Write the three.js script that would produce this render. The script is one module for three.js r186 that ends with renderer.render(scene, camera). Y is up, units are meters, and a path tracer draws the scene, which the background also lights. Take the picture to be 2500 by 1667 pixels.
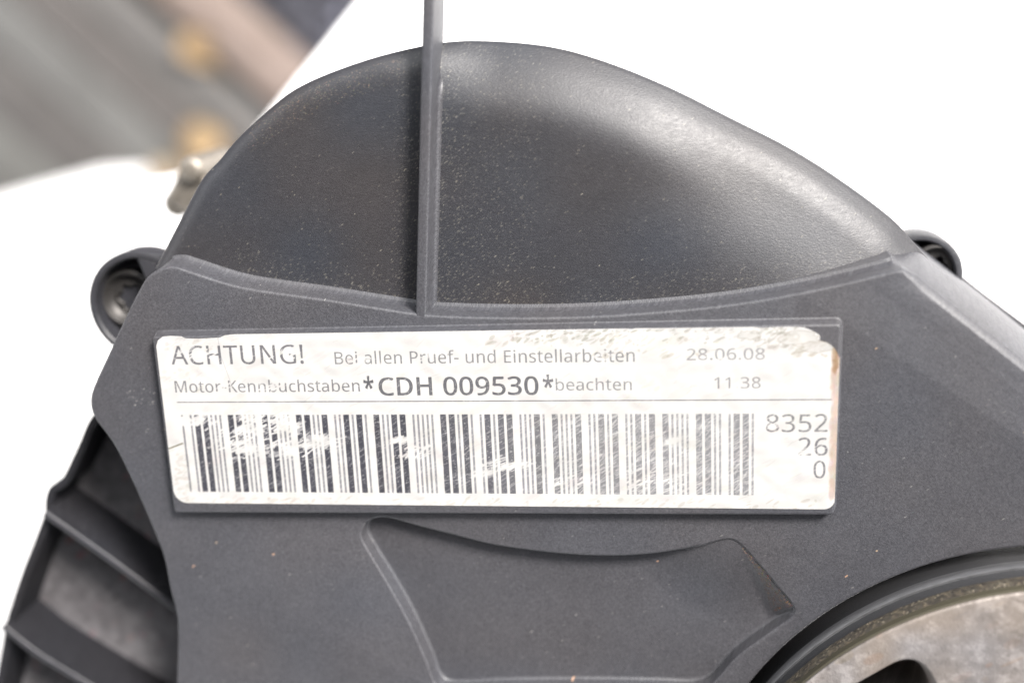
import * as THREE from 'three';
import { toCreasedNormals, mergeGeometries } from 'three/addons/utils/BufferGeometryUtils.js';

// ------------------------------------------------------------------ camera, sky, sun, exposure
// Everything is modelled in millimetres (u right, v away along the table, w up from the cover's front face)
// and scaled to metres; the table top is at y = 0 and the cover's face lies at y = 0.12.
const MM = 0.001, FACE = 120;
const P = (u, v, w) => new THREE.Vector3(u * MM, (w + FACE) * MM, -v * MM);
const scene = new THREE.Scene();
const camera = new THREE.PerspectiveCamera(31.06, 1024 / 682, 0.01, 20);
camera.position.copy(P(28.64, 56.45, 169.51));
camera.up.set(0.0107, -0.2555, -0.9668);
camera.lookAt(P(28.64 - 13.85, 56.45 - 25.16, 169.51 - 95.79));
camera.focus = 0.1786;
camera.userData.fStop = 6.2;
scene.add(camera);

const skyData = new Float32Array(64 * 32 * 4);
for (let j = 0; j < 32; j++) for (let i = 0; i < 64; i++) {
  const el = ((j + 0.5) / 32 - 0.5) * Math.PI, s = Math.sin(el);
  const L = s > 0 ? 0.62 + 0.6 * s : 0.16;                    // an overcast sky, brightest overhead
  skyData.set([L * 0.985, L, L * 1.03, 1], (j * 64 + i) * 4);
}
const sky = new THREE.DataTexture(skyData, 64, 32, THREE.RGBAFormat, THREE.FloatType);
sky.mapping = THREE.EquirectangularReflectionMapping; sky.magFilter = THREE.LinearFilter; sky.needsUpdate = true;
scene.background = sky; scene.environment = sky;
const sun = new THREE.DirectionalLight(0xfff9f3, 2.8);
sun.position.set(0.52, 0.68, -0.62); sun.target.position.set(0, 0.1, 0);
sun.castShadow = true; sun.shadow.radius = 30; sun.shadow.mapSize.set(2048, 2048);
Object.assign(sun.shadow.camera, { left: -0.6, right: 0.6, top: 0.6, bottom: -0.6, near: 0.05, far: 3 });
scene.add(sun, sun.target);

const renderer = new THREE.WebGLRenderer({ antialias: true });
renderer.toneMapping = THREE.LinearToneMapping;
renderer.toneMappingExposure = 4.0;
renderer.shadowMap.enabled = true;

// ------------------------------------------------------------------ helpers
let seed = 7;
const rnd = () => { seed = (seed * 1664525 + 1013904223) >>> 0; return seed / 4294967296; };
const rr = (a, b) => a + (b - a) * rnd();
const lerp = (a, b, t) => a + (b - a) * t, clamp = (x, a = 0, b = 1) => Math.min(b, Math.max(a, x));
const smooth = (a, b, x) => { const t = clamp((x - a) / (b - a)); return t * t * (3 - 2 * t); };
const names = {};
const numbered = (n) => { const k = names[n] = (names[n] ?? -1) + 1; return k ? n + '_' + String(k).padStart(3, '0') : n; };
function thing(name, label, category, group) {
  const o = new THREE.Group(); o.name = numbered(name); o.userData = { label, category };
  if (group) o.userData.group = group;
  scene.add(o); return o;
}
function part(name, geo, mat, parent, label) {
  const m = new THREE.Mesh(geo, mat); m.name = name; m.castShadow = m.receiveShadow = true;
  if (label) m.userData.label = label;
  parent.add(m); return m;
}
// smooth path through a few points, resampled at about one step
function path(pts, closed = false, step = 0.6, tension = 'centripetal') {
  const c = new THREE.CatmullRomCurve3(pts.map(([u, v]) => new THREE.Vector3(u, v, 0)), closed, tension);
  c.arcLengthDivisions = 1200;
  const n = Math.max(3, Math.round(c.getLength() / step));
  const q = c.getSpacedPoints(n).map((p) => [p.x, p.y]);
  if (closed) q.pop();
  return q;
}
const area = (p) => p.reduce((s, [x, y], i) => { const [X, Y] = p[(i + 1) % p.length]; return s + x * Y - X * y; }, 0) / 2;
const circle = (u, v, r, n = 48, a0 = 0) => Array.from({ length: n }, (_, i) => { const a = a0 + i / n * Math.PI * 2; return [u + r * Math.cos(a), v + r * Math.sin(a)]; });
const polyline = (pts, step = 1, closed = true) => {               // straight runs, subdivided
  const o = [];
  for (let i = 0; i < pts.length - (closed ? 0 : 1); i++) {
    const a = pts[i], b = pts[(i + 1) % pts.length], n = Math.max(1, Math.round(Math.hypot(b[0] - a[0], b[1] - a[1]) / step));
    for (let k = 0; k < n; k++) o.push([lerp(a[0], b[0], k / n), lerp(a[1], b[1], k / n)]);
  }
  if (!closed) o.push(pts[pts.length - 1]);
  return o;
};
function rounded(pts, r, n = 6) {                                  // polygon with every corner rounded
  const o = [], N = pts.length;
  pts.forEach((p, i) => {
    const a = pts[(i + N - 1) % N], b = pts[(i + 1) % N], la = Math.hypot(a[0] - p[0], a[1] - p[1]), lb = Math.hypot(b[0] - p[0], b[1] - p[1]);
    const rad = Math.min(Array.isArray(r) ? r[i] : r, la / 2.1, lb / 2.1);
    const A = [p[0] + (a[0] - p[0]) / la * rad, p[1] + (a[1] - p[1]) / la * rad], B = [p[0] + (b[0] - p[0]) / lb * rad, p[1] + (b[1] - p[1]) / lb * rad];
    for (let k = 0; k <= n; k++) { const t = k / n; o.push([0, 1].map((d) => (1 - t) ** 2 * A[d] + 2 * t * (1 - t) * p[d] + t * t * B[d])); }
  });
  return o;
}
function normals2(p, closed) {                                     // outward for a counter-clockwise outline
  const n = p.length;
  return p.map((_, i) => {
    const a = p[closed ? (i + n - 1) % n : Math.max(0, i - 1)], b = p[closed ? (i + 1) % n : Math.min(n - 1, i + 1)];
    const dx = b[0] - a[0], dy = b[1] - a[1], l = Math.hypot(dx, dy) || 1;
    return [dy / l, -dx / l];
  });
}
class Build {
  constructor() { this.p = []; this.i = []; }
  v(u, v, w) { this.p.push(u, v, w); return this.p.length / 3 - 1; }
  tri(a, b, c) { this.i.push(a, b, c); }
  // stack of rings along an outline: prof(k) gives [[offset outwards, height], ...] from the top down
  walls(pts, prof, closed = true) {
    const nr = normals2(pts, closed), n = pts.length; let K = 0; const id = [];
    pts.forEach(([u, v], i) => {
      const pr = prof(i, u, v); K = pr.length;
      id.push(pr.map(([o, h]) => this.v(u + nr[i][0] * o, v + nr[i][1] * o, h)));
    });
    for (let i = 0; i < (closed ? n : n - 1); i++) for (let k = 0; k < K - 1; k++) {
      const j = (i + 1) % n, a = id[i][k], b = id[i][k + 1], c = id[j][k + 1], d = id[j][k];
      this.tri(a, b, c); this.tri(a, c, d);
    }
    return id;
  }
  cap(rings, up = true) {                                          // flat cap over the vertices of outline rings (first outer, then holes)
    const pt = (k) => new THREE.Vector2(this.p[k * 3], this.p[k * 3 + 1]);
    const all = rings.flat(), f = THREE.ShapeUtils.triangulateShape(rings[0].map(pt), rings.slice(1).map((r) => r.map(pt)));
    const ids = all.map((k) => this.v(this.p[k * 3], this.p[k * 3 + 1], this.p[k * 3 + 2]));
    for (const [a, b, c] of f) {
      const A = pt(all[a]), B = pt(all[b]), C = pt(all[c]);
      const s = (B.x - A.x) * (C.y - A.y) - (B.y - A.y) * (C.x - A.x);
      if ((s > 0) === up) this.tri(ids[a], ids[b], ids[c]); else this.tri(ids[a], ids[c], ids[b]);
    }
  }
  done(crease = 0.5, uvScale = 0.01) {
    let g = new THREE.BufferGeometry();
    const p = this.p, pos = new Float32Array(p.length);
    for (let k = 0; k < p.length; k += 3) { pos[k] = p[k]; pos[k + 1] = p[k + 2]; pos[k + 2] = -p[k + 1]; }
    g.setAttribute('position', new THREE.BufferAttribute(pos, 3)); g.setIndex(this.i);
    g = toCreasedNormals(g, crease);
    const q = g.attributes.position, uv = new Float32Array(q.count * 2);
    for (let k = 0; k < q.count; k++) { uv[2 * k] = (q.getX(k) + 0.37 * q.getY(k)) * uvScale; uv[2 * k + 1] = (-q.getZ(k) + 0.61 * q.getY(k)) * uvScale; }
    g.setAttribute('uv', new THREE.BufferAttribute(uv, 2));
    g.translate(0, FACE, 0); g.scale(MM, MM, MM);
    return g;
  }
}
const ccw = (p) => (area(p) > 0 ? p : p.slice().reverse());
const cw = (p) => (area(p) < 0 ? p : p.slice().reverse());
// a solid with rounded upper edge: outline, top height, bottom height, edge radius, optional flare at the foot
function slab(outline, top, bottom, r = 0.4, { draft = 0, foot = 0, footAt = bottom, crease = 0.5, holes = [], holeBottom = bottom } = {}) {
  const b = new Build(), o = ccw(outline);
  const prof = [[-r, top], [-r * 0.62, top - r * 0.08], [-r * 0.29, top - r * 0.29], [-r * 0.08, top - r * 0.62], [0, top - r]];
  if (foot) for (let k = 0; k <= 5; k++) { const a = k / 5 * Math.PI / 2; prof.push([draft + foot * (1 - Math.cos(a)), footAt + foot * (1 - Math.sin(a))]); }
  prof.push([draft + foot, bottom]);
  const id = b.walls(o, () => prof);
  const hs = holes.map((h) => b.walls(cw(h), () => [[-r, top], [-r * 0.62, top - r * 0.08], [-r * 0.29, top - r * 0.29], [-r * 0.08, top - r * 0.62], [0, top - r], [0, holeBottom]]));
  b.cap([id, ...hs].map((q) => q.map((x) => x[0])));
  return b.done(crease);
}
function lathe(u, v, prof, n = 96, crease = 0.5) {                 // prof: [radius, height] from the inside of the top outwards and down
  const b = new Build();
  b.walls(circle(u, v, 1, n), () => prof.map(([r, h]) => [r - 1, h]));
  return b.done(crease);
}

// ------------------------------------------------------------------ textures
const canvas = (w, h, draw) => { const c = document.createElement('canvas'); c.width = w; c.height = h; draw(c.getContext('2d'), w, h); return c; };
function tex(c, color = true, repeat = true) {
  const t = new THREE.CanvasTexture(c); if (color) t.colorSpace = THREE.SRGBColorSpace;
  t.wrapS = t.wrapT = repeat ? THREE.RepeatWrapping : THREE.ClampToEdgeWrapping; t.anisotropy = 8; return t;
}
const hash = (x, y, s) => { let h = (x * 374761393 + y * 668265263 + s * 1442695041) | 0; h = Math.imul(h ^ (h >>> 13), 1274126177); return ((h ^ (h >>> 16)) >>> 0) / 4294967296; };
function tileNoise(x, y, n, s) {                                   // value noise that repeats after n cells
  const X = Math.floor(x), Y = Math.floor(y), fx = x - X, fy = y - Y, w = (i) => ((i % n) + n) % n;
  const a = fx * fx * (3 - 2 * fx), b = fy * fy * (3 - 2 * fy);
  return lerp(lerp(hash(w(X), w(Y), s), hash(w(X + 1), w(Y), s), a), lerp(hash(w(X), w(Y + 1), s), hash(w(X + 1), w(Y + 1), s), a), b);
}
function noiseTexture(N, f) {
  const d = new Uint8Array(N * N * 4);
  for (let y = 0; y < N; y++) for (let x = 0; x < N; x++) { const g = clamp(f(x / N, y / N)) * 255, k = (y * N + x) * 4; d[k] = d[k + 1] = d[k + 2] = g; d[k + 3] = 255; }
  const t = new THREE.DataTexture(d, N, N); t.wrapS = t.wrapT = THREE.RepeatWrapping; t.magFilter = THREE.LinearFilter; t.needsUpdate = true; return t;
}
const streak = (c, x, y, l, a, w, style) => { c.strokeStyle = style; c.lineWidth = w; c.beginPath(); c.moveTo(x, y); c.lineTo(x + l * Math.cos(a), y - l * Math.sin(a)); c.stroke(); };

// moulded plastic, 100 mm a tile: faint mottling, dust specks and short fine scuffs that run one way
function plasticCanvas(dust, tone) {
  return canvas(2048, 2048, (c, N) => {
    const im = c.createImageData(N, N), d = im.data;
    for (let y = 0; y < N; y++) for (let x = 0; x < N; x++) {
      const n = 0.5 * tileNoise(x / 128, y / 128, 16, 1) + 0.3 * tileNoise(x / 32, y / 32, 64, 2) + 0.2 * tileNoise(x / 8, y / 8, 256, 3);
      const q = hash(x >> 1, y >> 1, 9), b = tone + (n - 0.5) * 6 + (q - 0.5) * 9 + (tileNoise(x / 3.2, y / 3.2, 640, 14) - 0.5) * 16, t = (tileNoise(x / 200, y / 200, 10, 5) - 0.5) * 4, k = (y * N + x) * 4;
      d[k] = b - 0.5 + t * 0.5; d[k + 1] = b - 0.8; d[k + 2] = b + 2.6 - t * 0.5; d[k + 3] = 255;
    }
    c.putImageData(im, 0, 0);
    c.lineCap = 'round';
    for (let i = 0; i < 5200; i++) streak(c, rnd() * N, rnd() * N, rr(3, 9), rr(0.4, 0.72), rr(0.8, 1.6), `rgba(${150 + rr(-25, 25) | 0},150,${148 + rr(-14, 14) | 0},${rr(0.05, 0.22)})`);
    for (let i = 0; i < 380 * dust; i++) streak(c, rnd() * N, rnd() * N, rr(2, 8), rr(0.35, 0.75), rr(1, 2), `rgba(180,178,168,${rr(0.15, 0.6)})`);
    for (let i = 0; i < 26 * dust; i++) streak(c, rnd() * N, rnd() * N, rr(2, 7), rr(0.3, 0.8), rr(3, 5), `rgba(${rr(150, 190) | 0},140,110,0.7)`);
    for (let k = 0; k < 5; k++) { const X = rnd() * N, Y = rnd() * N; for (let i = 0; i < 26; i++) streak(c, X + rr(-45, 45), Y + rr(-30, 30), rr(2, 7), rr(0.4, 0.7), rr(1.5, 3.5), `rgba(170,168,160,${rr(0.15, 0.5)})`); }
  });
}
const plasticMap = tex(plasticCanvas(0.8, 57)), plasticMapDark = tex(plasticCanvas(0.6, 42)), plasticMapShaded = tex(plasticCanvas(0.3, 24));  // last map: shade of the bay walls put into the colour
// the dome keeps sandy dust beside the fin, along the plate's lip and near its upper left edge: grains on the plastic
const DU = -58, DV = 8, DW = 134, DH = 48;
const domeMap = tex(canvas(2048, 734, (c, w, h) => {
  const im = c.createImageData(w, h), d = im.data, k1 = w / DW;
  for (let y = 0; y < h; y++) for (let x = 0; x < w; x++) {
    const n = 0.4 * tileNoise(x / 128, y / 128, 16, 1) + 0.3 * tileNoise(x / 26, y / 26, 79, 2) + 0.3 * tileNoise(x / 6, y / 6, 342, 3), b = 39 + (n - 0.5) * 6 + (hash(x, y, 9) - 0.5) * 14, t = (tileNoise(x / 160, y / 160, 13, 5) - 0.5) * 5, k = (y * w + x) * 4;
    d[k] = b + t; d[k + 1] = b - 0.5; d[k + 2] = b + 2.5 - t; d[k + 3] = 255;
  }
  c.putImageData(im, 0, 0); c.lineCap = 'round';
  const X = (u) => (u - DU) * k1, Y = (v) => h - (v - DV) * k1;
  const fleck = (u, v, a, big = 1) => { const g = rr(-20, 25); streak(c, X(u), Y(v), rr(1, 5) * big, rr(0.3, 0.8), rr(0.8, 1.7) * big, `rgba(${150 + g | 0},${144 + g | 0},${124 + g | 0},${a})`); };
  for (let i = 0; i < 3000; i++) fleck(rr(-56, 74), rr(9, 55), rr(0.06, 0.28));
  for (let i = 0; i < 420; i++) fleck(rr(-56, 70), rr(9, 54), rr(0.2, 0.65), 1.1);
  for (let i = 0; i < 3400; i++) { const q = Math.pow(rnd(), 2), v = rr(15, 54), s = rnd() < 0.62 ? 1 : -1; fleck(-8.9 + (v - 16) * 0.089 + s * (0.7 + q * (s > 0 ? 15 : 5)), v, rr(0.08, 0.4)); }
  for (let i = 0; i < 1500; i++) { const u = rr(-40, 58), lip = u < -8 ? 16.3 + (-8 - u) * 0.16 : 15.5 + 0.0018 * Math.max(0, u - 6) ** 2; fleck(u, lip + 0.3 + Math.pow(rnd(), 2) * 4.5, rr(0.1, 0.45)); }
  for (let i = 0; i < 900; i++) { const u = rr(-34, -10), e = 53.4 - 0.0105 * (u + 4) ** 2; c.fillStyle = `rgba(${rr(120, 165) | 0},${rr(106, 140) | 0},${rr(84, 108) | 0},${rr(0.08, 0.4)})`; c.beginPath(); c.ellipse(X(u), Y(e - 0.8 - Math.pow(rnd(), 1.6) * 3.6), rr(0.6, 2.2), rr(0.4, 1.0), -0.45, 0, 7); c.fill(); }
}), true, false);
// housing floor: settled dirt with reddish crumbs, base lightened as if better lit
const litDirtMap = tex(canvas(1024, 1024, (c, N) => {
  const im = c.createImageData(N, N), d = im.data;
  for (let y = 0; y < N; y++) for (let x = 0; x < N; x++) { const n = 0.4 * tileNoise(x / 64, y / 64, 16, 71) + 0.35 * tileNoise(x / 16, y / 16, 64, 72) + 0.25 * tileNoise(x / 5, y / 5, 205, 73), b = 78 + (n - 0.5) * 50, k = (y * N + x) * 4; d[k] = b + 2; d[k + 1] = b; d[k + 2] = b + 2; d[k + 3] = 255; }
  c.putImageData(im, 0, 0);
  for (let i = 0; i < 500; i++) { c.fillStyle = `rgba(${rr(90, 130) | 0},${rr(60, 84) | 0},${rr(60, 80) | 0},${rr(0.1, 0.5)})`; c.beginPath(); c.ellipse(rnd() * N, rnd() * N, rr(2, 12), rr(1, 6), -0.6, 0, 7); c.fill(); }
  for (let i = 0; i < 300; i++) { c.fillStyle = `rgba(30,28,28,${rr(0.1, 0.4)})`; c.beginPath(); c.ellipse(rnd() * N, rnd() * N, rr(2, 14), rr(1, 5), -0.6, 0, 7); c.fill(); }
}));
const grain = noiseTexture(1024, (x, y) => 0.8 * tileNoise(x * 300, y * 300, 300, 11) + 0.2 * tileNoise(x * 128, y * 128, 128, 12));
grain.repeat.set(2.5, 2.5);
const roughVar = noiseTexture(512, (x, y) => 0.84 + 0.16 * (0.15 * tileNoise(x * 12, y * 12, 12, 21) + 0.85 * tileNoise(x * 200, y * 200, 200, 22)));
const plastic = (o = {}) => new THREE.MeshPhysicalMaterial({
  map: plasticMap, roughness: 0.52, roughnessMap: roughVar, bumpMap: grain, bumpScale: 0.00002, specularIntensity: 1, ior: 1.5,
  sheen: 1, sheenRoughness: 0.45, sheenColor: new THREE.Color(0.35, 0.35, 0.36), ...o,
});
const M = {
  plate: plastic(), dome: plastic({ map: domeMap }), pad: plastic(), rim: plastic({ map: plasticMapDark }), shadedWall: plastic({ map: plasticMapShaded, sheen: 0, specularIntensity: 0.5, roughness: 0.75 }), litDirt: plastic({ map: litDirtMap, roughness: 0.8, bumpMap: litDirtMap, bumpScale: 0.0002 }),
  recessShade: new THREE.MeshStandardMaterial({ color: new THREE.Color(0.018, 0.018, 0.02), roughness: 0.6, bumpMap: grain, bumpScale: 0.00002 }),  // near-black painted in for shade in the pulley gap, groove and slots
  table: new THREE.MeshStandardMaterial({ color: new THREE.Color(0.86, 0.86, 0.86), roughness: 0.6 }),
};

// ------------------------------------------------------------------ table, board, floor
const table = thing('table', 'white table top under the engine part, with bare floor behind its far edge', 'table');
{
  const a = Math.atan2(0.166, 1), ca = Math.cos(a), sa = Math.sin(a), q = (s, t) => [-94.8 + s * ca + t * sa, 23.43 + s * sa - t * ca];
  part('table_top', slab(rounded([q(-420, 0), q(760, 0), q(760, 620), q(-420, 620)], 6), -FACE, -FACE - 5, 1.5), M.table, table);
  for (const [s, t] of [[-380, 40], [720, 40], [720, 580], [-380, 580]]) {
    const c = q(s, t);
    part('leg', slab(rounded([[c[0] - 22, c[1] - 22], [c[0] + 22, c[1] - 22], [c[0] + 22, c[1] + 22], [c[0] - 22, c[1] + 22]], 3), -FACE - 5.2, -930, 1), M.table, table);
  }
}
const board = thing('board', 'white board lying across the back of the table, its slanting edge beside the grey floor', 'board');
{
  const a = Math.atan2(37, 35.5), ca = Math.cos(a), sa = Math.sin(a), q = (s, t) => [-60.9 + s * ca + t * sa, 45.81 + s * sa - t * ca];
  part('panel', slab(rounded([q(-60, 0), q(420, 0), q(420, 520), q(-60, 520)], 3), -FACE + 4.5, -FACE + 0.2, 0.8), M.table, board);
}
const groundTex = noiseTexture(512, (x, y) => 0.3 + 0.5 * tileNoise(x * 40, y * 40, 40, 31) * tileNoise(x * 11, y * 11, 11, 32) + 0.2 * tileNoise(x * 128, y * 128, 128, 33));
groundTex.repeat.set(0.25, 0.25);
const ground = new THREE.Mesh(new THREE.PlaneGeometry(8, 8).rotateX(-Math.PI / 2), new THREE.MeshStandardMaterial({ color: new THREE.Color(0.1, 0.1, 0.13), map: groundTex, roughness: 0.95 }));
ground.name = 'ground'; ground.position.y = (FACE - 930) * MM; ground.receiveShadow = true; ground.userData.kind = 'structure'; scene.add(ground);
{
  const uv = ground.geometry.attributes.uv; for (let k = 0; k < uv.count; k++) uv.setXY(k, uv.getX(k) * 40, uv.getY(k) * 40);
}
// unseen shelter, added to block the overhead sky so daylight enters from upper right
const addedRoof = thing('added_canopy', 'unseen flat slab on four posts, added to block sky light from overhead', 'addedRoof');
{
  const d = [0.64, 0.77], q = (a, c) => [(d[0] * a - d[1] * c) * 1000, (d[1] * a + d[0] * c) * 1000], m = new THREE.MeshStandardMaterial({ color: new THREE.Color(0.2, 0.195, 0.19), roughness: 0.9 });
  part('added_slab', slab([q(-4, -3.5), q(0.85, -3.5), q(0.85, 3.5), q(-4, 3.5)], 1800, 1700, 5), m, addedRoof);
  for (const [a, c] of [[-3.9, -3.4], [0.75, -3.4], [0.75, 3.4], [-3.9, 3.4]]) { const [u, v] = q(a, c); part('post', slab([[u - 50, v - 50], [u + 50, v - 50], [u + 50, v + 50], [u - 50, v + 50]], 1699, -930, 3), m, addedRoof); }
}
// weathered deck boards and the beam that runs beside them
const deckDir = -0.775, dc = Math.cos(deckDir), ds = Math.sin(deckDir);
const deckAt = (s, t) => [-366 + s * dc + t * ds, 42 + s * ds - t * dc]; // t grows towards the lower left
const woodTex = tex(canvas(512, 512, (c, N) => {
  c.fillStyle = 'rgb(205,200,196)'; c.fillRect(0, 0, N, N);
  for (let i = 0; i < 900; i++) { const g = rr(110, 235) | 0; c.fillStyle = `rgba(${g + 4 | 0},${g - 2 | 0},${g - 8 | 0},${rr(0.05, 0.2)})`; c.fillRect(rnd() * N, rnd() * N, rr(60, 400), rr(1, 7)); }
  for (let i = 0; i < 60; i++) { c.fillStyle = `rgba(90,84,78,${rr(0.05, 0.25)})`; c.beginPath(); c.ellipse(rnd() * N, rnd() * N, rr(10, 60), rr(4, 18), 0, 0, 7); c.fill(); }
}));
function plank(s0, s1, t0, t1, top, thick, mat, parent, name) {
  const b = slab([deckAt(s0, t0), deckAt(s1, t0), deckAt(s1, t1), deckAt(s0, t1)], top, top - thick, 1.2);
  const p = b.attributes.position, uv = b.attributes.uv;             // grain along the board
  for (let k = 0; k < p.count; k++) { const u = p.getX(k) / MM, v = -p.getZ(k) / MM; uv.setXY(k, (u * dc + v * ds) * 0.004, (u * ds - v * dc) * 0.01); }
  return part(name, b, mat, parent);
}
const floor = new THREE.Group(); floor.name = 'floor'; floor.userData.kind = 'structure'; scene.add(floor);
const tones = [[0.26, 0.245, 0.235], [0.2, 0.18, 0.17], [0.25, 0.245, 0.235], [0.185, 0.17, 0.162], [0.26, 0.255, 0.24], [0.2, 0.185, 0.175], [0.24, 0.235, 0.22]];
const plankMats = tones.map(([r, g, b]) => new THREE.MeshStandardMaterial({ map: woodTex, color: new THREE.Color(r * 0.56, g * 0.6, b * 0.63), roughness: 0.9, bumpMap: woodTex, bumpScale: 0.0006 }));
{
  let t = 11, k = 0;
  while (t < 900) { const w = rr(36, 50); plank(-900, 900, t, t + w - 2.5, -870 + rr(-1, 1), 24, plankMats[k++ % tones.length], floor, 'plank'); t += w; }
}
const beam = thing('wooden_beam', 'pale brown wooden beam along the edge of the grey floor boards, blurred in the distance', 'beam');
plank(-700, 700, -38, -3, -862, 66, new THREE.MeshStandardMaterial({ map: woodTex, color: new THREE.Color(0.25, 0.205, 0.185), roughness: 0.85, bumpMap: woodTex, bumpScale: 0.0006 }), beam, 'timber');
{
  const g = new THREE.IcosahedronGeometry(1, 1), inst = new THREE.InstancedMesh(g, new THREE.MeshStandardMaterial({ color: 0xffffff, roughness: 0.9 }), 1500);
  const o = new THREE.Object3D(), col = new THREE.Color();
  for (let i = 0; i < 1500; i++) {
    const [u, v] = deckAt(rr(-320, 320), rr(-210, -44)), r = rr(3, 10);
    o.position.copy(P(u, v, -930 + r * 0.4)); o.scale.set(r * MM, r * rr(0.5, 0.8) * MM, r * rr(0.7, 1.1) * MM); o.rotation.set(rr(-0.4, 0.4), rr(0, 6), rr(-0.4, 0.4)); o.updateMatrix();
    const l = rnd() < 0.16 ? rr(0.13, 0.24) : rr(0.012, 0.06); col.setRGB(l * 0.95, l * 0.97, l * 1.22); inst.setMatrixAt(i, o.matrix); inst.setColorAt(i, col);
  }
  inst.name = 'gravel'; inst.userData = { kind: 'stuff', label: 'dark bluish grey gravel beyond the wooden beam', category: 'gravel' }; inst.castShadow = inst.receiveShadow = true; scene.add(inst);
}
// fallen leaves: a curled blade with a stalk
function leaf(u, v, size, turn, color, label) {
  const t = thing('fallen_leaf', label, 'leaf'); t.position.copy(P(u, v, -868.5)); t.rotation.y = turn;
  const n = 14, pos = [], idx = [];
  for (let i = 0; i <= n; i++) { const s = i / n, w = Math.sin(Math.PI * Math.pow(s, 0.8)) * 0.42 * size; for (let k = -3; k <= 3; k++) { const x = k / 3; pos.push(x * w * MM, (x * x * 0.16 + 0.12 * Math.sin(s * 5)) * size * MM + 2 * MM, (s - 0.5) * size * MM); } }
  for (let i = 0; i < n; i++) for (let k = 0; k < 6; k++) { const a = i * 7 + k; idx.push(a, a + 7, a + 1, a + 1, a + 7, a + 8); }
  const g = new THREE.BufferGeometry(); g.setAttribute('position', new THREE.Float32BufferAttribute(pos, 3)); g.setIndex(idx); g.computeVertexNormals();
  const m = new THREE.MeshPhysicalMaterial({ color, roughness: 0.8, side: THREE.DoubleSide });
  part('blade', g, m, t);
  const c = new THREE.CatmullRomCurve3([[0, 2, size * 0.45], [0.5, 3, size * 0.62], [2, 5, size * 0.8]].map((q) => new THREE.Vector3(...q).multiplyScalar(MM)));
  part('stalk', new THREE.TubeGeometry(c, 8, 0.7 * MM, 6), m, t);
}
leaf(-377, 47, 40, 0.5, new THREE.Color(0.18, 0.12, 0.06), 'yellow fallen leaf lying beside the wooden beam');
leaf(-381, -30, 42, 1.9, new THREE.Color(0.21, 0.145, 0.075), 'yellow fallen leaf nearest the rounded dome of the cover');
leaf(-419, -59, 36, 2.6, new THREE.Color(0.17, 0.13, 0.085), 'pale tan fallen leaf at the table edge above the metal lug');

// ------------------------------------------------------------------ the cast metal body under the cover
const castTex = noiseTexture(512, (x, y) => 0.55 + 0.45 * (0.5 * tileNoise(x * 30, y * 30, 30, 41) + 0.5 * tileNoise(x * 90, y * 90, 90, 42)));
const castMat = new THREE.MeshStandardMaterial({ color: new THREE.Color(0.3, 0.27, 0.23), map: castTex, metalness: 0.7, roughness: 0.5, bumpMap: castTex, bumpScale: 0.0002 });
const casting = thing('engine_casting', 'bright cast metal lug peeping out behind the left side of the dark cover', 'engine casting');
part('block', slab(rounded([[-40, -5], [60, -5], [118, -60], [118, -130], [-40, -130]], 5), -30, -FACE, 1), castMat, casting);
part('bracket', slab(rounded([[-61, 22], [-54, 26], [-32, -2], [-38, -10]], 2), -46, -58, 1.5), castMat, casting);
part('lug', slab(circle(-64.4, 26.6, 2.5, 28), -46, -66, 1.6), castMat, casting);
part('lug', slab(circle(-59.4, 33.2, 2.5, 28), -43, -60, 1.6), castMat, casting);
part('web', slab(rounded([[-66.2, 27.6], [-61.4, 34.6], [-56, 31], [-60, 23]], 1.6), -45, -60, 1.6), castMat, casting);

// ------------------------------------------------------------------ the cover
const cover = thing('timing_cover', 'dark grey plastic engine timing cover with rounded dome, upright fin and worn white sticker', 'timing cover');

// front plate: outline, round opening for the pulley, recessed pocket
const CU = 81.5, CV = -71.5;
const topEdge = [[-57.25, 11.36], [-54.1, 16.47], [-51.52, 20.44], [-50.21, 22.16], [-48.26, 23.42], [-45.79, 23.92], [-43.77, 23.33], [-38.81, 21.58], [-34.91, 20.53], [-22.69, 18.55], [-9.98, 16.34], [-7.82, 16.07], [-0.52, 15.66], [12.06, 15.49], [24.36, 16.03], [36.46, 17.15], [48.26, 19.22], [54.78, 20.71], [57.6, 21.42]];
const rightEdge = [[58.32, 21.55], [60.18, 20.44], [62.3, 18.58], [66.8, 14.9], [74.68, 8.45], [85.95, -1], [110, -21.2], [138, -44.5]];
const leftEdge = [[-58, -135], [-56, -80], [-53.46, -44.68], [-52.64, -39], [-52.02, -32.69], [-52.54, -28.49], [-52.98, -22.65], [-54.44, -16.97], [-56.62, -9.81], [-58.89, -3.69], [-61.4, 0.6], [-61.75, 2.0], [-61.6, 3.6], [-61.01, 5.11], [-57.25, 11.36]];
const pocketLine = [[-18.9, -15.99], [-20.05, -16.74], [-20.58, -18.57], [-19.61, -21.06], [-17.08, -26.16], [-14, -33.03], [-11.81, -39.32], [-10.5, -43.6], [-9.2, -44.7], [1.6, -44.2], [14.37, -43.7], [23.76, -43.6], [30.0, -43.5], [32.2, -42.4], [36.09, -37.6], [40.9, -33.44], [44.2, -30.6], [44.62, -29.54], [42.03, -25.76], [39.05, -21.87], [36.2, -18.7], [35, -18.3], [30.13, -19.71], [24.11, -20.91], [18.02, -21.4], [11.9, -21.29], [5.73, -20.71], [-0.46, -19.79], [-6.66, -18.2], [-11.64, -16.92], [-16, -15.69], [-17.6, -15.6]];
const pTop = path(topEdge), pRight = path(rightEdge), pLeft = path(leftEdge, false, 0.8);
const plateOutline = ccw([...pLeft.slice(0, -1), ...pTop, ...pRight, ...polyline([[150, -70], [150, -135], [-58, -135]], 6, false).slice(0, -1)]);
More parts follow.
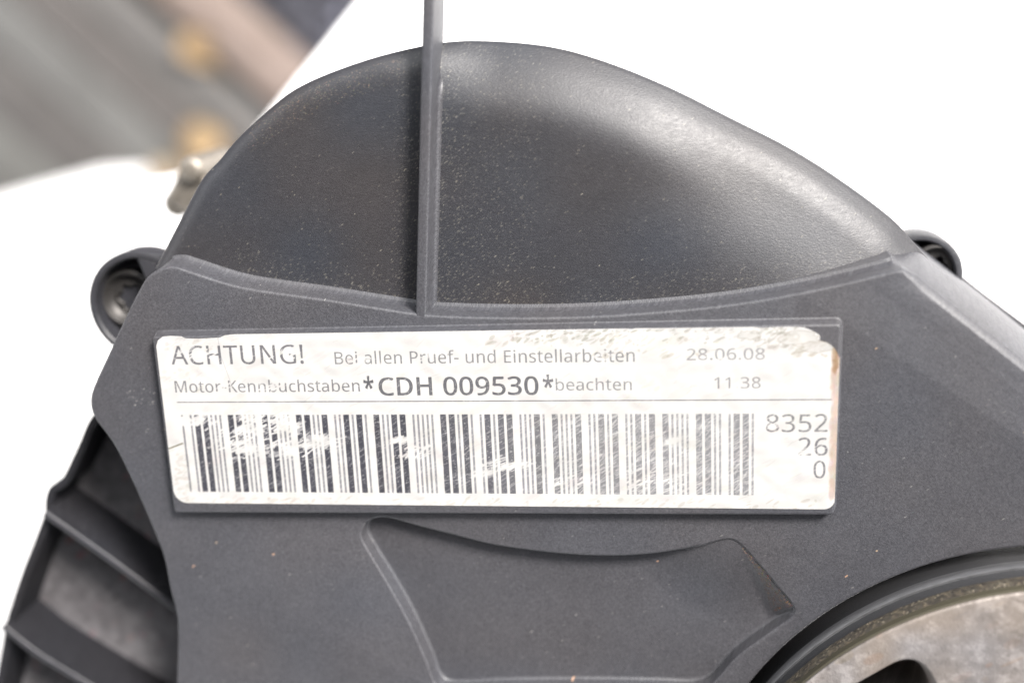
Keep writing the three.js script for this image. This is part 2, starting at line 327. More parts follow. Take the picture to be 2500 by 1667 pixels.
const holeLine = circle(CU, CV, 52.6, 220);
const pocketPath = path(pocketLine, true, 0.5);
function pocketDepth(u, v) {                                        // shallow towards the upper right corner, with a sloping facet along the right edge
  const du = u - 36.0, dv = v + 18.3, s = clamp((du * 8.6 - dv * 11.3) / (8.6 * 8.6 + 11.3 * 11.3), 0, 1), e = Math.hypot(du - 8.6 * s, dv + 11.3 * s);
  const D = 2.6 * smooth(0, 15, Math.hypot(du, dv)) - 0.4 * smooth(-30, -18, v) * smooth(30, 10, u), w = 0.5 + 3.6 * s, t = clamp(e / w);
  return -0.28 - D * (t < 0.85 ? t * 1.05 : lerp(0.8925, 1, smooth(0.85, 1.15, e / w)));
}
{
  const b = new Build();
  const lip = [[-0.5, 0], [-0.3, -0.03], [-0.14, -0.13], [-0.04, -0.28], [0, -0.5], [0.08, -1.9], [0.14, -2.7], [0.28, -3.3], [0.55, -3.75], [1.0, -3.98], [1.05, -20]];
  const chamfer = [[-1.15, 0], [-0.9, -0.1], [-0.5, -0.42], [-0.2, -0.66], [-0.02, -0.86], [-0.1, -1.15], [-0.06, -1.45], [0.22, -1.9], [1.3, -5.6], [2.45, -10.3], [2.8, -30]];
  const side = [[-0.45, 0], [-0.28, -0.03], [-0.13, -0.13], [-0.04, -0.28], [0, -0.45], [0, -1.2], [0, -2.7], [0, -4], [0, -8], [0, -14], [0, -20]];
  const outer = b.walls(plateOutline, (i, u, v) => {
    const onTop = smooth(-50.5, -47, u) * (v > 14 && u < 58.2 ? 1 : 0), onRight = smooth(57, 61.5, u) * (v > -45 ? 1 : 0);
    return side.map((s, k) => [0, 1].map((d) => { const base = lerp(s[d], lip[k][d], onTop); return lerp(base, chamfer[k][d], onRight); }));
  });
  const hole = b.walls(cw(holeLine), () => [[-0.5, 0], [-0.3, -0.04], [-0.13, -0.15], [-0.04, -0.3], [0, -0.5], [0, -12]]);
  const pk = b.walls(cw(pocketPath), (i, u, v) => {
    const D = pocketDepth(u, v), f = Math.min(0.55, -D * 0.4), r = Math.min(0.4, -D * 0.3), o = [];
    for (let k = 0; k <= 4; k++) { const a = k / 4 * Math.PI / 2; o.push([-r + r * Math.sin(a), -r + r * Math.cos(a)]); }
    for (let k = 0; k <= 4; k++) { const a = k / 4 * Math.PI / 2; o.push([0.2 + f * (1 - Math.cos(a)), D + f * (1 - Math.sin(a))]); }
    return o;
  });
  b.cap([outer.map((q) => q[0]), hole.map((q) => q[0]), pk.map((q) => q[0])]);
  part('front_plate', b.done(0.45), M.plate, cover);
  // floor of the pocket, a sheet that runs on a little under the plate
  const c = new Build(), id = [], n = [232, 104];
  for (let y = 0; y <= n[1]; y++) for (let x = 0; x <= n[0]; x++) { const u = lerp(-22, 46, x / n[0]), v = lerp(-47, -14.6, y / n[1]); id.push(c.v(u, v, pocketDepth(u, v) - 0.004)); }
  for (let y = 0; y < n[1]; y++) for (let x = 0; x < n[0]; x++) { const a = y * (n[0] + 1) + x, d = a + n[0] + 1; if (Math.hypot(c.p[3 * id[a]] - CU, c.p[3 * id[a] + 1] - CV) < 53.6) continue; c.tri(id[a], id[a + 1], id[d + 1]); c.tri(id[a], id[d + 1], id[d]); }
  const g = c.done(0.8);
  part('recessed_panel', g, M.plate, cover);
}

// brown dirt caked along the sloping right edge of the pocket
{
  const c = new Build(), id = [], N = 60, K = 10;
  for (let i = 0; i <= N; i++) { const t = i / N, row = []; for (let k = 0; k <= K; k++) { const w = (0.5 + 3.4 * Math.pow(t, 2.2)) * k / K, u = 36.0 + 8.3 * t - w * 0.8 + 0.1, v = -18.3 - 10.9 * t - w * 0.6 + 0.1; row.push(c.v(u, v, pocketDepth(u, v) + 0.035)); } id.push(row); }
  for (let i = 0; i < N; i++) for (let k = 0; k < K; k++) { c.tri(id[i][k], id[i + 1][k + 1], id[i + 1][k]); c.tri(id[i][k], id[i][k + 1], id[i + 1][k + 1]); }
  const g = c.done(0.8), al = tex(canvas(512, 512, (x, S) => {
    x.clearRect(0, 0, S, S);
    for (let i = 0; i < 5200; i++) { x.fillStyle = `rgba(${rr(95, 150) | 0},${rr(76, 120) | 0},${rr(60, 96) | 0},${rr(0.2, 0.7)})`; x.beginPath(); x.ellipse(rnd() * S, rnd() * S, rr(1, 5), rr(0.8, 3), rnd() * 3, 0, 7); x.fill(); }
    x.globalCompositeOperation = 'destination-out';
    for (let i = 0; i < 2600; i++) { x.fillStyle = `rgba(0,0,0,${rr(0.3, 1)})`; x.beginPath(); x.ellipse(rnd() * S, rnd() * S, rr(1, 6), rr(1, 4), rnd() * 3, 0, 7); x.fill(); }
  }));
  const uv = g.attributes.uv; for (let k = 0; k < uv.count; k++) uv.setXY(k, uv.getX(k) * 5, uv.getY(k) * 5);
  part('dirt', g, new THREE.MeshStandardMaterial({ map: al, transparent: true, roughness: 0.95 }), cover, 'brown dirt caked along the edge of the recessed panel');
}

// rounded dome: a flat face 4 mm below the plate that rolls over towards the outline
const rimLine = [[-51.2, 22.6], [-50.0, 24.4], [-46.33, 29.9], [-41.93, 36.18], [-39.18, 38.65], [-36.49, 41.33], [-31.25, 45.42], [-27.49, 47.98], [-23.84, 49.64], [-15.6, 52.15], [-8.1, 53.63], [-3.8, 54.08], [0.8, 53.97], [10.2, 52.76], [17.4, 50.6], [26.85, 46.5], [36.32, 41.36], [43.48, 37.43], [50.61, 32.74], [59.0, 26.1], [61.5, 23.2], [66.2, 18.0], [73.0, 11.9], [88, 0], [120, -27]];
const rim = path(rimLine, false, 0.55);
const kL = [[0, 0], [2.2, 0], [3.2, 0.1]];
function tilt(d, u) {                                               // slope of the surface (degrees) at distance d inside the outline
  const left = 62 * Math.pow(clamp(1 - d / 4.5), 1.9);
  const mid = 27 * smooth(12, 4.8, d) + 14 * smooth(5, 0.8, d) + 14 * smooth(0.7, 0, d);
  const right = 18 * smooth(25, 8, d) + 11 * smooth(6, 3.4, d) + 13 * smooth(3.4, 1.2, d) + 12 * smooth(0.7, 0, d);
  const a = lerp(left, mid, smooth(-14, 4, u));
  return lerp(a, right, smooth(24, 46, u));
}
{
  const b = new Build(), K = 72, C = [4, 4];
  const o = rim.slice().reverse();                                 // right to left: the outline runs counter-clockwise
  const drop = rim.map(([u]) => { const t = [0]; for (let k = 1; k <= 200; k++) t.push(t[k - 1] + Math.tan(tilt(26 - (k - 0.5) * 0.13, u) * Math.PI / 180) * 0.13); return t; });
  const heightAt = (u, v) => {                                     // falls away with the true distance to the outline
    let best = 1e9, at = 0, along = 0;
    for (let i = 0; i < rim.length - 1; i++) {
      const [x, y] = rim[i], dx = rim[i + 1][0] - x, dy = rim[i + 1][1] - y, t = clamp(((u - x) * dx + (v - y) * dy) / (dx * dx + dy * dy));
      const q = Math.hypot(u - x - dx * t, v - y - dy * t); if (q < best) { best = q; at = i; along = t; }
    }
    const k = clamp((26 - best) / 0.13, 0, 200), f = Math.floor(k), e = Math.min(200, f + 1), t = drop[at], n = drop[at + 1];
    return -4 - lerp(lerp(t[f], t[e], k - f), lerp(n[f], n[e], k - f), along);
  };
  const part1 = o.filter(([u, v]) => v > 10), id = [];
  part1.forEach(([u, v]) => {
    const row = [];
    for (let k = 0; k <= K; k++) { const t = Math.pow(1 - k / K, 1.6), U = lerp(u, C[0], t), V = lerp(v, C[1], t); row.push(b.v(U, V, heightAt(U, V))); }
    id.push(row);
  });
  for (let i = 0; i < id.length - 1; i++) for (let k = 0; k < K; k++) { b.tri(id[i][k], id[i][k + 1], id[i + 1][k + 1]); b.tri(id[i][k], id[i + 1][k + 1], id[i + 1][k]); }
  b.walls(o, (i, u) => { const h = heightAt(...o[i]); const q = lerp(-1, 0.1, smooth(54, 66, u)); return [[0, h], [0.06 * q + 0.03, h - 0.4], [0.2 * q, h - 1.5], [2.2 * q, -27]]; }, false);
  const g = b.done(0.7), p = g.attributes.position, uv = g.attributes.uv;
  for (let k = 0; k < p.count; k++) uv.setXY(k, (p.getX(k) / MM - DU) / DW, (-p.getZ(k) / MM - DV) / DH);
  part('dome', g, M.dome, cover);
  const fl = new Build();
  fl.walls(o.filter(([u]) => u > 60), (i, u, v) => { const q = smooth(61, 70, u); return [[-0.8, -26.4], [-0.8 + 2 * q, -26.5], [-0.8 + 2.25 * q, -26.8], [-0.8 + 2.25 * q, -30], [-0.8, -30]]; }, false);
  part('flange', fl.done(0.5), M.rim, cover);
}

// upright fin across the dome
{
  const ax = [-9.0, 16.2], dir = [0.0886, 0.9961], at = (s, o) => [ax[0] + dir[0] * s + dir[1] * o, ax[1] + dir[1] * s - dir[0] * o];
  const out = polyline([at(-1.2, -0.78), at(-1.2, 0.78), at(66, 0.74), at(66, -0.74)], 1);
  const b = new Build();
  const id = b.walls(ccw(out), (i, u, v) => {
    const far = smooth(47, 52.5, v), r = 0.32, pr = [[-r, -0.02], [-r * 0.62, -0.02 - r * 0.08], [-r * 0.29, -0.02 - r * 0.29], [-r * 0.08, -0.02 - r * 0.62], [0, -0.02 - r]];
    for (let k = 0; k <= 6; k++) { const t = k / 6 * Math.PI / 2; pr.push([0.12 + 0.7 * (1 - far) * (1 - Math.cos(t)), lerp(-4 + 0.7 * (1 - Math.sin(t)), -4.6 - k * 0.35, far)]); }
    pr.push([0.12 + 0.7 * (1 - far), lerp(-9, -7, far)]);
    return pr;
  });
  b.cap([id.map((q) => q[0])]);
  b.cap([id.map((q) => q[q.length - 1])], false);
  part('fin', b.done(0.5), M.plate, cover);
}

// raised pad that carries the sticker
part('sticker_pad', slab(rounded([[-49.5, 13.75], [50.05, 14.4], [49.65, -13.75], [-49.4, -14.25]], 0.6, 4), 1.9, -0.02, 0.35, { draft: 0.3, foot: 0.25, footAt: 0 }), M.pad, cover);

// housing at the lower left: floor, outer wall and two ribs
const lowWall = path([[-59, 2.2], [-62.5, 0.4], [-67.46, -2.7], [-71.06, -8.45], [-74.94, -14.25], [-76.93, -15.35], [-78.09, -17.71], [-78.47, -19.78], [-80.71, -24.27], [-84.38, -31.13], [-87.19, -36.96], [-88.96, -40.9], [-90.07, -44.47], [-92.26, -50.91], [-96.48, -63.3], [-104, -92], [-110, -125]], false, 0.8);
{
  const nr = normals2(lowWall, false), inner = lowWall.map(([u, v], i) => [u - nr[i][0] * 1.4, v - nr[i][1] * 1.4]);
  const sgn = area([...lowWall, [-50, -125], [-50, 2]]) > 0 ? 1 : -1;
  const off = lowWall.map(([u, v], i) => [u - sgn * nr[i][0] * 1.4, v - sgn * nr[i][1] * 1.4]);
  part('housing_wall', slab([...lowWall, ...off.reverse()], -11, -33, 0.35), M.shadedWall, cover);  // wall colour darkened to stand for shade
  const b = new Build(), f = ccw([...lowWall.map(([u, v], i) => [u - sgn * nr[i][0] * 0.6, v - sgn * nr[i][1] * 0.6]), [-50, -125], [-50, 2]]);
  b.cap([f.map(([u, v]) => b.v(u, v, -19.8))]);
  part('housing_floor', b.done(), M.litDirt, cover);
}
function rib(pts, w0, w1, half) {
  const c = path(pts, false, 0.8), n = normals2(c, false);
  const l = c.map(([u, v], i) => [u + n[i][0] * half, v + n[i][1] * half]), r = c.map(([u, v], i) => [u - n[i][0] * half, v - n[i][1] * half]);
  const o = [...l, ...r.reverse()];
  part('rib', slab(o, w0 - 0.35, w1, 0.02, { draft: 0.2 }), M.shadedWall, cover);  // rib sides carry the same painted shade
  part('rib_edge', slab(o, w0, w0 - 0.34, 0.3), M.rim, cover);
}
rib([[-77.4, -19.2], [-67, -27.4], [-56.77, -35.92], [-50, -41.5]], -9, -20, 0.62);
rib([[-88.3, -40.2], [-83.17, -44.92], [-75.58, -50.12], [-66, -56.4], [-52, -65.5]], -9, -20, 0.62);
rib([[-95, -62], [-88, -66.8], [-70, -78], [-54, -88]], -9, -20, 0.62);

// screw cups with their bolts
function lobes(u, v, r, n = 60) { return Array.from({ length: n }, (_, i) => { const a = i / n * Math.PI * 2, q = r * (1 + 0.14 * Math.cos(6 * a)); return [u + q * Math.cos(a), v + q * Math.sin(a)]; }); }
const boltMat = new THREE.MeshStandardMaterial({ color: new THREE.Color(0.055, 0.052, 0.05), map: castTex, metalness: 0.6, roughness: 0.5 });
function cup(u, v, r, top, depth) {
  part('screw_cup', lathe(u, v, [[0.2, top - depth], [r - 2.6, top - depth], [r - 1.75, top - depth + 0.5], [r - 1.35, top - depth + 1.6], [r - 1.2, top - 0.3], [r - 0.95, top - 0.03], [r - 0.35, top], [r - 0.1, top - 0.12], [r, top - 0.4], [r, top - 5], [r - 1.5, top - 9]], 72), M.rim, cover);
}
function bolt(u, v, r, top, depth) {
  const b = new Build(), sock = r * 0.42;
  const id = b.walls(circle(u, v, 1, 60), () => [[r * 0.62, top - 1.3], [r * 0.78, top - 0.7], [r * 0.84, top - 0.12], [r * 0.88, top], [r * 0.94, top - 0.05], [r * 0.99, top - 0.25], [r, top - 0.6], [r, top - depth]].map(([x, h]) => [x - 1, h]));
  const s = b.walls(cw(lobes(u, v, sock)), () => [[-0.15, top - 1.3], [0, top - 1.45], [-0.2, top - 5.5]]);
  b.cap([id.map((q) => q[0]), s.map((q) => q[0])]);
  b.cap([s.map((q) => q[2])]);
  part('bolt', b.done(0.5), boltMat, cover);
}
cup(-58.2, 14.9, 8.9, -14, 4.6); bolt(-61.4, 15.4, 4.9, -16.6, 3);
cup(64.9, 15.4, 6.7, -24, 3.4); bolt(67.6, 16.4, 3.9, -24.2, 3);
part('ear', slab(rounded([[-58.4, 23.72], [-52.5, 23.1], [-46, 16], [-54, 10]], 0.8), -14.2, -17, 0.5), M.rim, cover);

// ------------------------------------------------------------------ the sticker
const LU = -49.4, LV = 14.4, LW = 99.6, LH = 27.6, TW = 2048, TH = 568;
const X = (u) => (u - LU) / LW * TW, Y = (v) => (LV - v) / LH * TH, S = TW / LW;
function stickerCanvas() {
  const ink = canvas(TW, TH, (c) => {
    const word = (s, u0, u1, v, h, alpha, weight = 'normal', g = 46) => {
      c.save(); c.font = '100px sans-serif'; c.fillStyle = `rgba(${g},${g},${g + 4},${alpha})`;
      c.strokeStyle = c.fillStyle; c.lineWidth = weight === 'bold' ? 2.4 : 0; c.lineJoin = 'round'; const m = c.measureText(s), cap = c.measureText('H').actualBoundingBoxAscent || 72;
      c.translate(X(u0), Y(v)); c.scale((u1 - u0) * S / m.width, h * S / cap); c.fillText(s, 0, 0); if (weight === 'bold') c.strokeText(s, 0, 0); c.restore();
    };
    word('ACHTUNG!', -46.9, -26.2, 9.45, 2.85, 0.7);
    word('Bei allen Pruef- und Einstellarbeiten', -22.1, 22, 9.28, 1.85, 0.58);
    word('28.06.08', 28.9, 39.95, 9.44, 1.66, 0.48);
    word('Motor-Kennbuchstaben', -47.1, -18.2, 5.12, 1.78, 0.64);
    word('*', -17.9, -16.2, 4.2, 3.1, 0.8, 'bold'); word('CDH 009530', -15.8, 8.1, 4.55, 2.7, 0.76, 'bold'); word('*', 8.5, 10.2, 4.2, 3.1, 0.7, 'bold');
    word('beachten', 10.2, 21.5, 5.1, 1.7, 0.54);
    word('11.38', 32.6, 39.4, 5.26, 1.66, 0.52);
    word('8352', 39.8, 48.75, -1.15, 2.6, 0.62); word('26', 44.3, 48.75, -4.66, 2.65, 0.66); word('0', 46.5, 48.5, -8.05, 2.65, 0.64);
    c.fillStyle = 'rgba(60,60,64,0.75)'; c.fillRect(X(-46.8), Y(3.66), X(49) - X(-46.8), 3.2);
    // bar code: n narrow bar, W wide bar, _ wide gap
    const code = 'n_nWWn nn_WWn nn_WWn nn_WWn nW_nnW nWn_Wn nWW_nn nnn_WW nWn_nW nWW_nn nWn_Wn nnW_nn WnW_nn WnW_W nnnn_WW n n_nWWn';
    const bars = []; let x = 0, gap = 0;
    for (const k of code) { if (k === ' ') continue; if (k === '_') { x += 2; continue; } x += gap; const w = k === 'W' ? 2.7 : 0.95; bars.push([x, w, k]); x += w; gap = 1.25; }
    const u0 = -46.4, sc = 84.75 / x;
    for (const [a, w, k] of bars) {
      const f = a / x;
      c.fillStyle = k === 'W' ? `rgba(38,38,44,${lerp(0.93, 0.5, smooth(0.3, 0.85, f))})` : `rgba(60,60,66,${lerp(0.66, 0.52, f)})`;
      c.fillRect(X(u0 + a * sc), Y(1.56), w * sc * S, Y(-10.72) - Y(1.56));
    }
    // wear: the print is rubbed off in scratches that run one way
    c.globalCompositeOperation = 'destination-out'; c.lineCap = 'round';
    const rub = (u, v, l, w, a, ang) => streak(c, X(u), Y(v), l * S, ang, w * S, `rgba(0,0,0,${a})`);
    for (let i = 0; i < 2300; i++) { const u = rr(-47, 49), right = smooth(-20, 30, u); rub(u, rr(-11.5, 2.2), rr(0.5, 2.6), rr(0.03, 0.1), rr(0.3, 0.9) * lerp(0.55, 1, right), rr(0.35, 0.75)); }
    for (let i = 0; i < 1500; i++) { const u = rr(8, 40); rub(u, rr(-11.5, 2.2), rr(0.4, 1.6), rr(0.03, 0.08), rr(0.4, 0.8), rr(0.5, 0.95)); }
    for (let i = 0; i < 500; i++) rub(rr(-47, 49), rr(2.4, 12), rr(0.3, 1.6), rr(0.03, 0.09), rr(0.2, 0.6), rr(0.3, 0.8));
    for (let i = 0; i < 15000; i++) { c.fillStyle = `rgba(0,0,0,${rr(0.15, 0.6)})`; c.beginPath(); c.ellipse(X(rr(-48, 50)), Y(rr(-11, 12.5)), rr(0.6, 3), rr(0.5, 1.8), -0.5, 0, 7); c.fill(); }
    for (const [u, v, n, du, dv] of [[-38, -2.4, 46, 5, 1.6], [-33, -4.2, 60, 7, 1.5], [-26, -3.2, 40, 4, 1.5], [-43, 0.4, 16, 1.6, 0.6], [-34, -0.2, 60, 4.5, 1.4], [-33, 1.0, 30, 3, 0.8], [2, -6.4, 40, 3.5, 0.9], [-12, -4.5, 26, 3, 1.0], [12, -9.2, 26, 3, 1], [24, -9.0, 40, 4, 2], [-39.5, 5.6, 8, 1.2, 0.6], [-33, 5.8, 14, 1.6, 0.6], [-18.5, 9.5, 8, 1.6, 0.6], [-8, 10.2, 7, 1.5, 0.6], [17, 9.9, 12, 1.4, 0.4], [32, 9.9, 4, 2.4, 0.5], [35.5, 5.5, 3, 1, 0.5], [45, -4.6, 14, 1, 0.6], [41, -0.2, 12, 1.4, 0.6], [-28, 10.6, 20, 4, 0.5], [-43, 10.8, 18, 3, 0.6]])
      for (let i = 0; i < n; i++) rub(u + rr(-du, du), v + rr(-dv, dv), rr(0.4, 1.9), rr(0.08, 0.3), rr(0.5, 1), rr(0.25, 0.7));
    for (const [u, v, w, a] of [[-44.6, 0.7, 1.2, 0.9], [-37.5, -3.6, 1.6, 0.9], [-35.5, -0.8, 1.4, 0.75], [-32, -3.8, 1.8, 0.95], [-29.5, -0.3, 1.3, 0.8], [-25.5, -2.6, 1.4, 0.9], [3.5, -6.2, 1.3, 0.9], [-1, -7.6, 1, 0.7], [27, -2.6, 0.9, 0.6], [-13, -2.4, 0.8, 0.7]])
      for (let i = 0; i < 26; i++) { c.fillStyle = `rgba(0,0,0,${rr(0.3, 1) * a})`; c.beginPath(); c.ellipse(X(u + rr(-w, w) * 1.5), Y(v + rr(-w, w) * 0.5), rr(4, 26), rr(2, 8), -rr(0.3, 0.6), 0, 7); c.fill(); }
    c.globalCompositeOperation = 'source-over';
  });
  return canvas(TW, TH, (c) => {
    c.fillStyle = 'rgb(154,153,151)'; c.fillRect(0, 0, TW, TH);
    const smudge = (u, v, du, dv, n, col, a) => { for (let i = 0; i < n; i++) { c.fillStyle = `rgba(${col},${rr(0.2, 1) * a})`; c.beginPath(); c.ellipse(X(u + rr(-du, du)), Y(v + rr(-dv, dv)), rr(2, 16), rr(1, 6), -rr(0.2, 0.8), 0, 7); c.fill(); } };
    smudge(0, 0, 49, 14, 420, '170,166,150', 0.25); smudge(10, 12.6, 9, 0.9, 70, '110,108,98', 0.45); smudge(25, 11.5, 9, 1.6, 50, '120,116,104', 0.4);
    smudge(0, -12.3, 48, 0.8, 190, '126,122,113', 0.42); smudge(22, 4.8, 3, 1.8, 30, '150,148,138', 0.5); smudge(41.5, 12.2, 3, 1.1, 60, '112,109,102', 0.5); smudge(46, 11, 2.2, 1.2, 50, '116,110,101', 0.45);
    smudge(-47.4, -8, 1.2, 4, 60, '136,131,125', 0.5); smudge(-44, 12.6, 4, 1, 36, '136,133,128', 0.5); smudge(-45.5, 7, 3, 2, 30, '142,138,132', 0.5);
    smudge(-35, -12.5, 6, 0.8, 40, '136,124,116', 0.36);
    // browned edge at the right where the paper has begun to lift
    for (let i = 0; i < 420; i++) { const v = rr(-11, 11.2); c.fillStyle = `rgba(${rr(128, 150) | 0},${rr(117, 134) | 0},${rr(108, 124) | 0},${rr(0.1, 0.35)})`; c.beginPath(); c.ellipse(X(49.35 + rr(-0.35, 0.5)), Y(v), rr(2, 9), rr(6, 20), 0.05, 0, 7); c.fill(); }
    for (let i = 0; i < 70; i++) { c.fillStyle = `rgba(104,82,60,${rr(0.08, 0.3)})`; c.beginPath(); c.ellipse(X(49.3 + rr(-0.3, 0.4)), Y(rr(7.5, 11)), rr(2, 6), rr(4, 12), 0.1, 0, 7); c.fill(); }
    for (const [du, dv, k] of [[0, 0, 1], [2.2, -1.3, 0.8], [-7, 0.6, 0.6]]) {
      const ring = Array.from({ length: 22 }, (_, i) => { const a = i / 22 * Math.PI * 2, r = rr(0.75, 1.15) * k; return [X(44.6 + du + 2.7 * r * Math.cos(a)), Y(12.4 + dv + 1.1 * r * Math.sin(a))]; });
      c.beginPath(); ring.forEach((q, i) => (i ? c.lineTo(...q) : c.moveTo(...q))); c.closePath(); c.fillStyle = 'rgba(140,138,134,0.55)'; c.fill(); c.strokeStyle = 'rgba(96,88,78,0.5)'; c.lineWidth = 1.6; c.stroke();
    }
    // creases and nicks
    c.lineWidth = 2.4; c.strokeStyle = 'rgba(120,118,122,0.6)';
    c.beginPath(); c.moveTo(X(-39.3), Y(13.6)); c.lineTo(X(-39.1), Y(10.6)); c.lineTo(X(-38.4), Y(8)); c.lineTo(X(-37.9), Y(6)); c.stroke();
    c.strokeStyle = 'rgba(150,146,150,0.4)'; c.beginPath(); c.moveTo(X(-47.6), Y(12.6)); c.lineTo(X(-43.6), Y(13.3)); c.moveTo(X(-45), Y(7.4)); c.lineTo(X(-38.6), Y(7)); c.stroke();
    c.strokeStyle = 'rgba(70,66,50,0.85)'; c.lineWidth = 4; c.beginPath(); c.moveTo(X(-49), Y(-3.8)); c.lineTo(X(-46.6), Y(-2.9)); c.stroke();
    for (let i = 0; i < 700; i++) streak(c, X(rr(-48, 49)), Y(rr(-12.4, 13.8)), rr(5, 46), rr(0.25, 0.85), rr(0.6, 2), `rgba(120,118,112,${rr(0.06, 0.32)})`);
    for (let i = 0; i < 240; i++) { c.fillStyle = `rgba(128,126,118,${rr(0.03, 0.1)})`; c.beginPath(); c.ellipse(X(rr(-48, 49)), Y(rr(-12, 13.5)), rr(12, 70), rr(5, 22), -0.5, 0, 7); c.fill(); }
    for (let i = 0; i < 160; i++) { const u = rr(4, 44); c.fillStyle = `rgba(96,94,86,${rr(0.1, 0.45)})`; c.beginPath(); c.ellipse(X(u), Y(13.9 - Math.pow(rnd(), 2) * 2), rr(2, 12), rr(1, 4), -0.4, 0, 7); c.fill(); }
    c.drawImage(ink, 0, 0);
  });
}
{
  const outline = [...[0, 1, 2, 3, 4, 5, 6].map((k) => { const a = Math.PI + k / 6 * Math.PI / 2; return [-46.95 + 2.1 * Math.cos(a), -10.5 + 2.1 * Math.sin(a)]; }),
    ...[0, 1, 2, 3, 4, 5].map((k) => { const a = 1.5 * Math.PI + k / 5 * Math.PI / 2; return [48.2 + 1.5 * Math.cos(a), -11.3 + 1.5 * Math.sin(a)]; }), [49.95, 9.6],
    [49.62, 10.3], [49.2, 11.0], [48.7, 11.45], [48.2, 11.8], [47.6, 11.98], [47.15, 12.15], [47.25, 12.5], [47.2, 12.85], [46.7, 13.2], [46.1, 13.55], [45.1, 13.98], [43.2, 14.1], [39, 14.0], [38.2, 14.12], [30, 14.1], [22, 14.14], [21.4, 14.02], [20.6, 14.12],
    [-36.8, 13.98], [-38.2, 13.84], [-39.0, 13.5], [-42.3, 13.38], [-44.3, 13.44], [-45.0, 13.78], [-46.6, 13.86], [-47.8, 13.75], [-48.6, 13.2], [-48.98, 12.3]];
  const b = new Build(), o = ccw(outline);
  const id = b.walls(o, () => [[0, 1.965], [0, 1.905]]);
  b.cap([id.map((q) => q[0])]);
  const g = b.done(0.4), p = g.attributes.position, uv = g.attributes.uv;
  for (let k = 0; k < p.count; k++) uv.setXY(k, (p.getX(k) / MM - LU) / LW, 1 - (LV + p.getZ(k) / MM) / LH);
  const wr = noiseTexture(512, (x, y) => 0.6 * tileNoise(x * 18, y * 6, 18, 51) + 0.4 * tileNoise(x * 60, y * 20, 60, 52));
  part('sticker', g, new THREE.MeshPhysicalMaterial({ map: tex(stickerCanvas(), true, false), roughness: 0.5, bumpMap: wr, bumpScale: 0.0003, specularIntensity: 0.6 }), cover, 'worn white paper sticker with engine code, bar code and faded print');
}

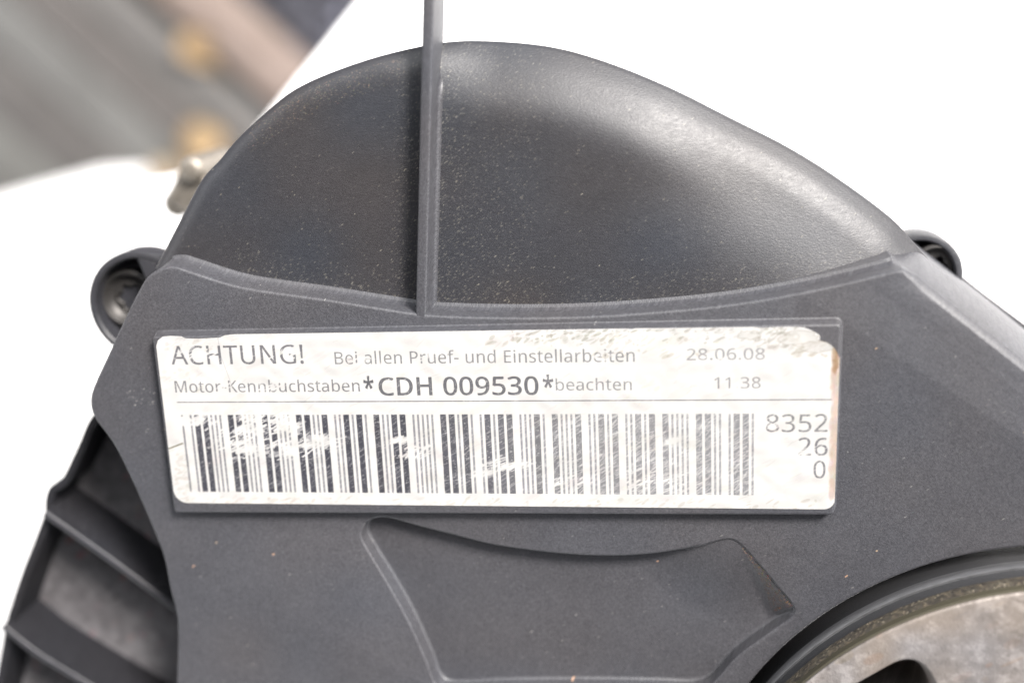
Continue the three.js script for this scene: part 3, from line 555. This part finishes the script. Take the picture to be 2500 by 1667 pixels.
// ------------------------------------------------------------------ pulley in the round opening
const pulley = thing('crankshaft_pulley', 'stained metal pulley with a slotted face in the round opening at lower right', 'pulley');
{
  const grime = tex(canvas(2048, 128, (c, w, h) => {
    c.fillStyle = 'rgb(44,40,33)'; c.fillRect(0, 0, w, h);
    for (let i = 0; i < 2600; i++) { const g = rr(6, 100); c.fillStyle = `rgba(${g * 0.8 + 8 | 0},${g * 0.75 + 4 | 0},${g * 0.64 | 0},${rr(0.2, 0.8)})`; c.beginPath(); c.ellipse(rnd() * w, rnd() * h, rr(3, 20), rr(2, 10), rnd() * 3, 0, 7); c.fill(); }
    for (let i = 0; i < 260; i++) { c.fillStyle = `rgba(130,122,106,${rr(0.2, 0.7)})`; c.beginPath(); c.ellipse(rnd() * w, rnd() * h, rr(2, 9), rr(2, 6), rnd() * 3, 0, 7); c.fill(); }
  }));
  const band = (prof, n = 260) => {                                 // lathe band with uv round the circumference
    const g = lathe(CU, CV, prof, n, 0.5), p = g.attributes.position, uv = g.attributes.uv;
    for (let k = 0; k < p.count; k++) uv.setXY(k, Math.atan2(-p.getZ(k) / MM - CV, p.getX(k) / MM - CU) / (2 * Math.PI) * 5, (p.getY(k) / MM - FACE) / 4);
    return g;
  };
  const steel = new THREE.MeshStandardMaterial({ color: new THREE.Color(0.13, 0.13, 0.135), map: castTex, metalness: 0.6, roughness: 0.42 });
  const dirt = new THREE.MeshStandardMaterial({ map: grime, roughness: 0.75, bumpMap: grime, bumpScale: 0.001 });
  const olive = new THREE.MeshStandardMaterial({ color: new THREE.Color(0.062, 0.055, 0.036), map: roughVar, roughness: 0.5, metalness: 0.25 });
  part('hub_wall', band([[50.6, 1.9], [50.3, 1.5], [50.2, -12]]), M.recessShade, pulley);  // black colour stands for shade in the gap round the pulley
  part('lower_ring', band([[50.9, 3.75], [51.3, 3.7], [51.5, 3.4], [51.6, 2.8], [51.5, 2.0], [51.1, 1.5], [50.2, 1.3]]), steel, pulley);
  part('groove', band([[51.2, 6.2], [51.05, 6.0], [51.0, 5.4], [51.0, 3.7]]), M.recessShade, pulley);  // nearly flush band, its recess darkness painted
  part('dirt_band', band([[50.6, 8.9], [51.3, 8.7], [51.45, 8.2], [51.4, 6.6], [50.9, 6.2], [50.2, 6.1]]), dirt, pulley);
  part('upper_ring', band([[51.25, 10.5], [51.4, 10.2], [51.3, 8.8], [50.6, 8.7]]), olive, pulley);
  // face with its slots
  const faceTex = tex(canvas(2048, 2048, (c, N) => {
    const im = c.createImageData(N, N), d = im.data;
    for (let y = 0; y < N; y++) for (let x = 0; x < N; x++) {
      const k = (y * N + x) * 4, n = 0.5 * tileNoise(x / 32, y / 32, 64, 61) + 0.3 * tileNoise(x / 12, y / 12, 170, 62) + 0.2 * tileNoise(x / 5, y / 5, 410, 63), big = tileNoise(x / 256, y / 256, 8, 64);
      const f = smooth(0.42, 0.62, n + (big - 0.5) * 0.5), sp = smooth(0.55, 0.75, 0.6 * tileNoise((x + y * 0.5) / 26, (y - x * 0.5) / 14, 4096, 65) + 0.4 * tileNoise(x / 9, y / 9, 228, 67)) * smooth(0.3, 0.6, big);
      const t = tileNoise(x / 90, y / 90, 22, 66), l = lerp(107 + 26 * (n - 0.5) + 10 * f, 66, sp * 0.8);
      d[k] = l + 3 + t * 6; d[k + 1] = l; d[k + 2] = l - t * 8; d[k + 3] = 255;
    }
    c.putImageData(im, 0, 0);
    for (let i = 0; i < 240; i++) { c.fillStyle = `rgba(${rr(105, 130) | 0},${rr(76, 96) | 0},58,${rr(0.05, 0.22)})`; c.beginPath(); c.ellipse(rnd() * N, rnd() * N, rr(6, 40), rr(3, 14), -0.5, 0, 7); c.fill(); }
    for (let i = 0; i < 700; i++) streak(c, rnd() * N, rnd() * N, rr(10, 60), rr(0.4, 0.9), rr(0.8, 2.4), `rgba(80,80,88,${rr(0.08, 0.35)})`);
  }));
  const faceMat = new THREE.MeshStandardMaterial({ map: faceTex, metalness: 0.25, roughness: 0.5, bumpMap: grain, bumpScale: 0.00005 });
  const b = new Build(), rimR = 51.2, id = b.walls(circle(CU, CV, rimR, 260), () => [[-0.45, 11], [-0.2, 10.95], [0, 10.75], [0, 10.4]]);
  const slots = [];
  for (let k = 0; k < 5; k++) {
    const a0 = 2.3 + k * Math.PI * 2 / 5, arc = 0.5, r0 = 37.5, r1 = 46.6, pts = [];
    for (const [r, a] of [[r1, a0 - arc / 2], [r1, a0], [r1, a0 + arc / 2], [r0, a0 + arc / 2], [r0, a0], [r0, a0 - arc / 2]]) pts.push([CU + r * Math.cos(a), CV + r * Math.sin(a)]);
    const h = rounded(pts, [4.2, 0.1, 4.2, 4.2, 0.1, 4.2], 8);
    slots.push(b.walls(cw(h), () => [[-0.9, 11], [-0.5, 10.9], [-0.2, 10.6], [0, 10.1], [0.3, 9.4], [0.5, 8.4], [0.5, -7]]));
  }
  b.cap([id, ...slots].map((q) => q.map((x) => x[0])));
  part('face', b.done(0.5, 0.0097), faceMat, pulley);
  part('back_disc', lathe(CU, CV, [[0.5, -8], [49.1, -8], [49.1, -11]], 120), M.recessShade, pulley);  // black behind the slots stands for shade inside them
}

renderer.render(scene, camera);
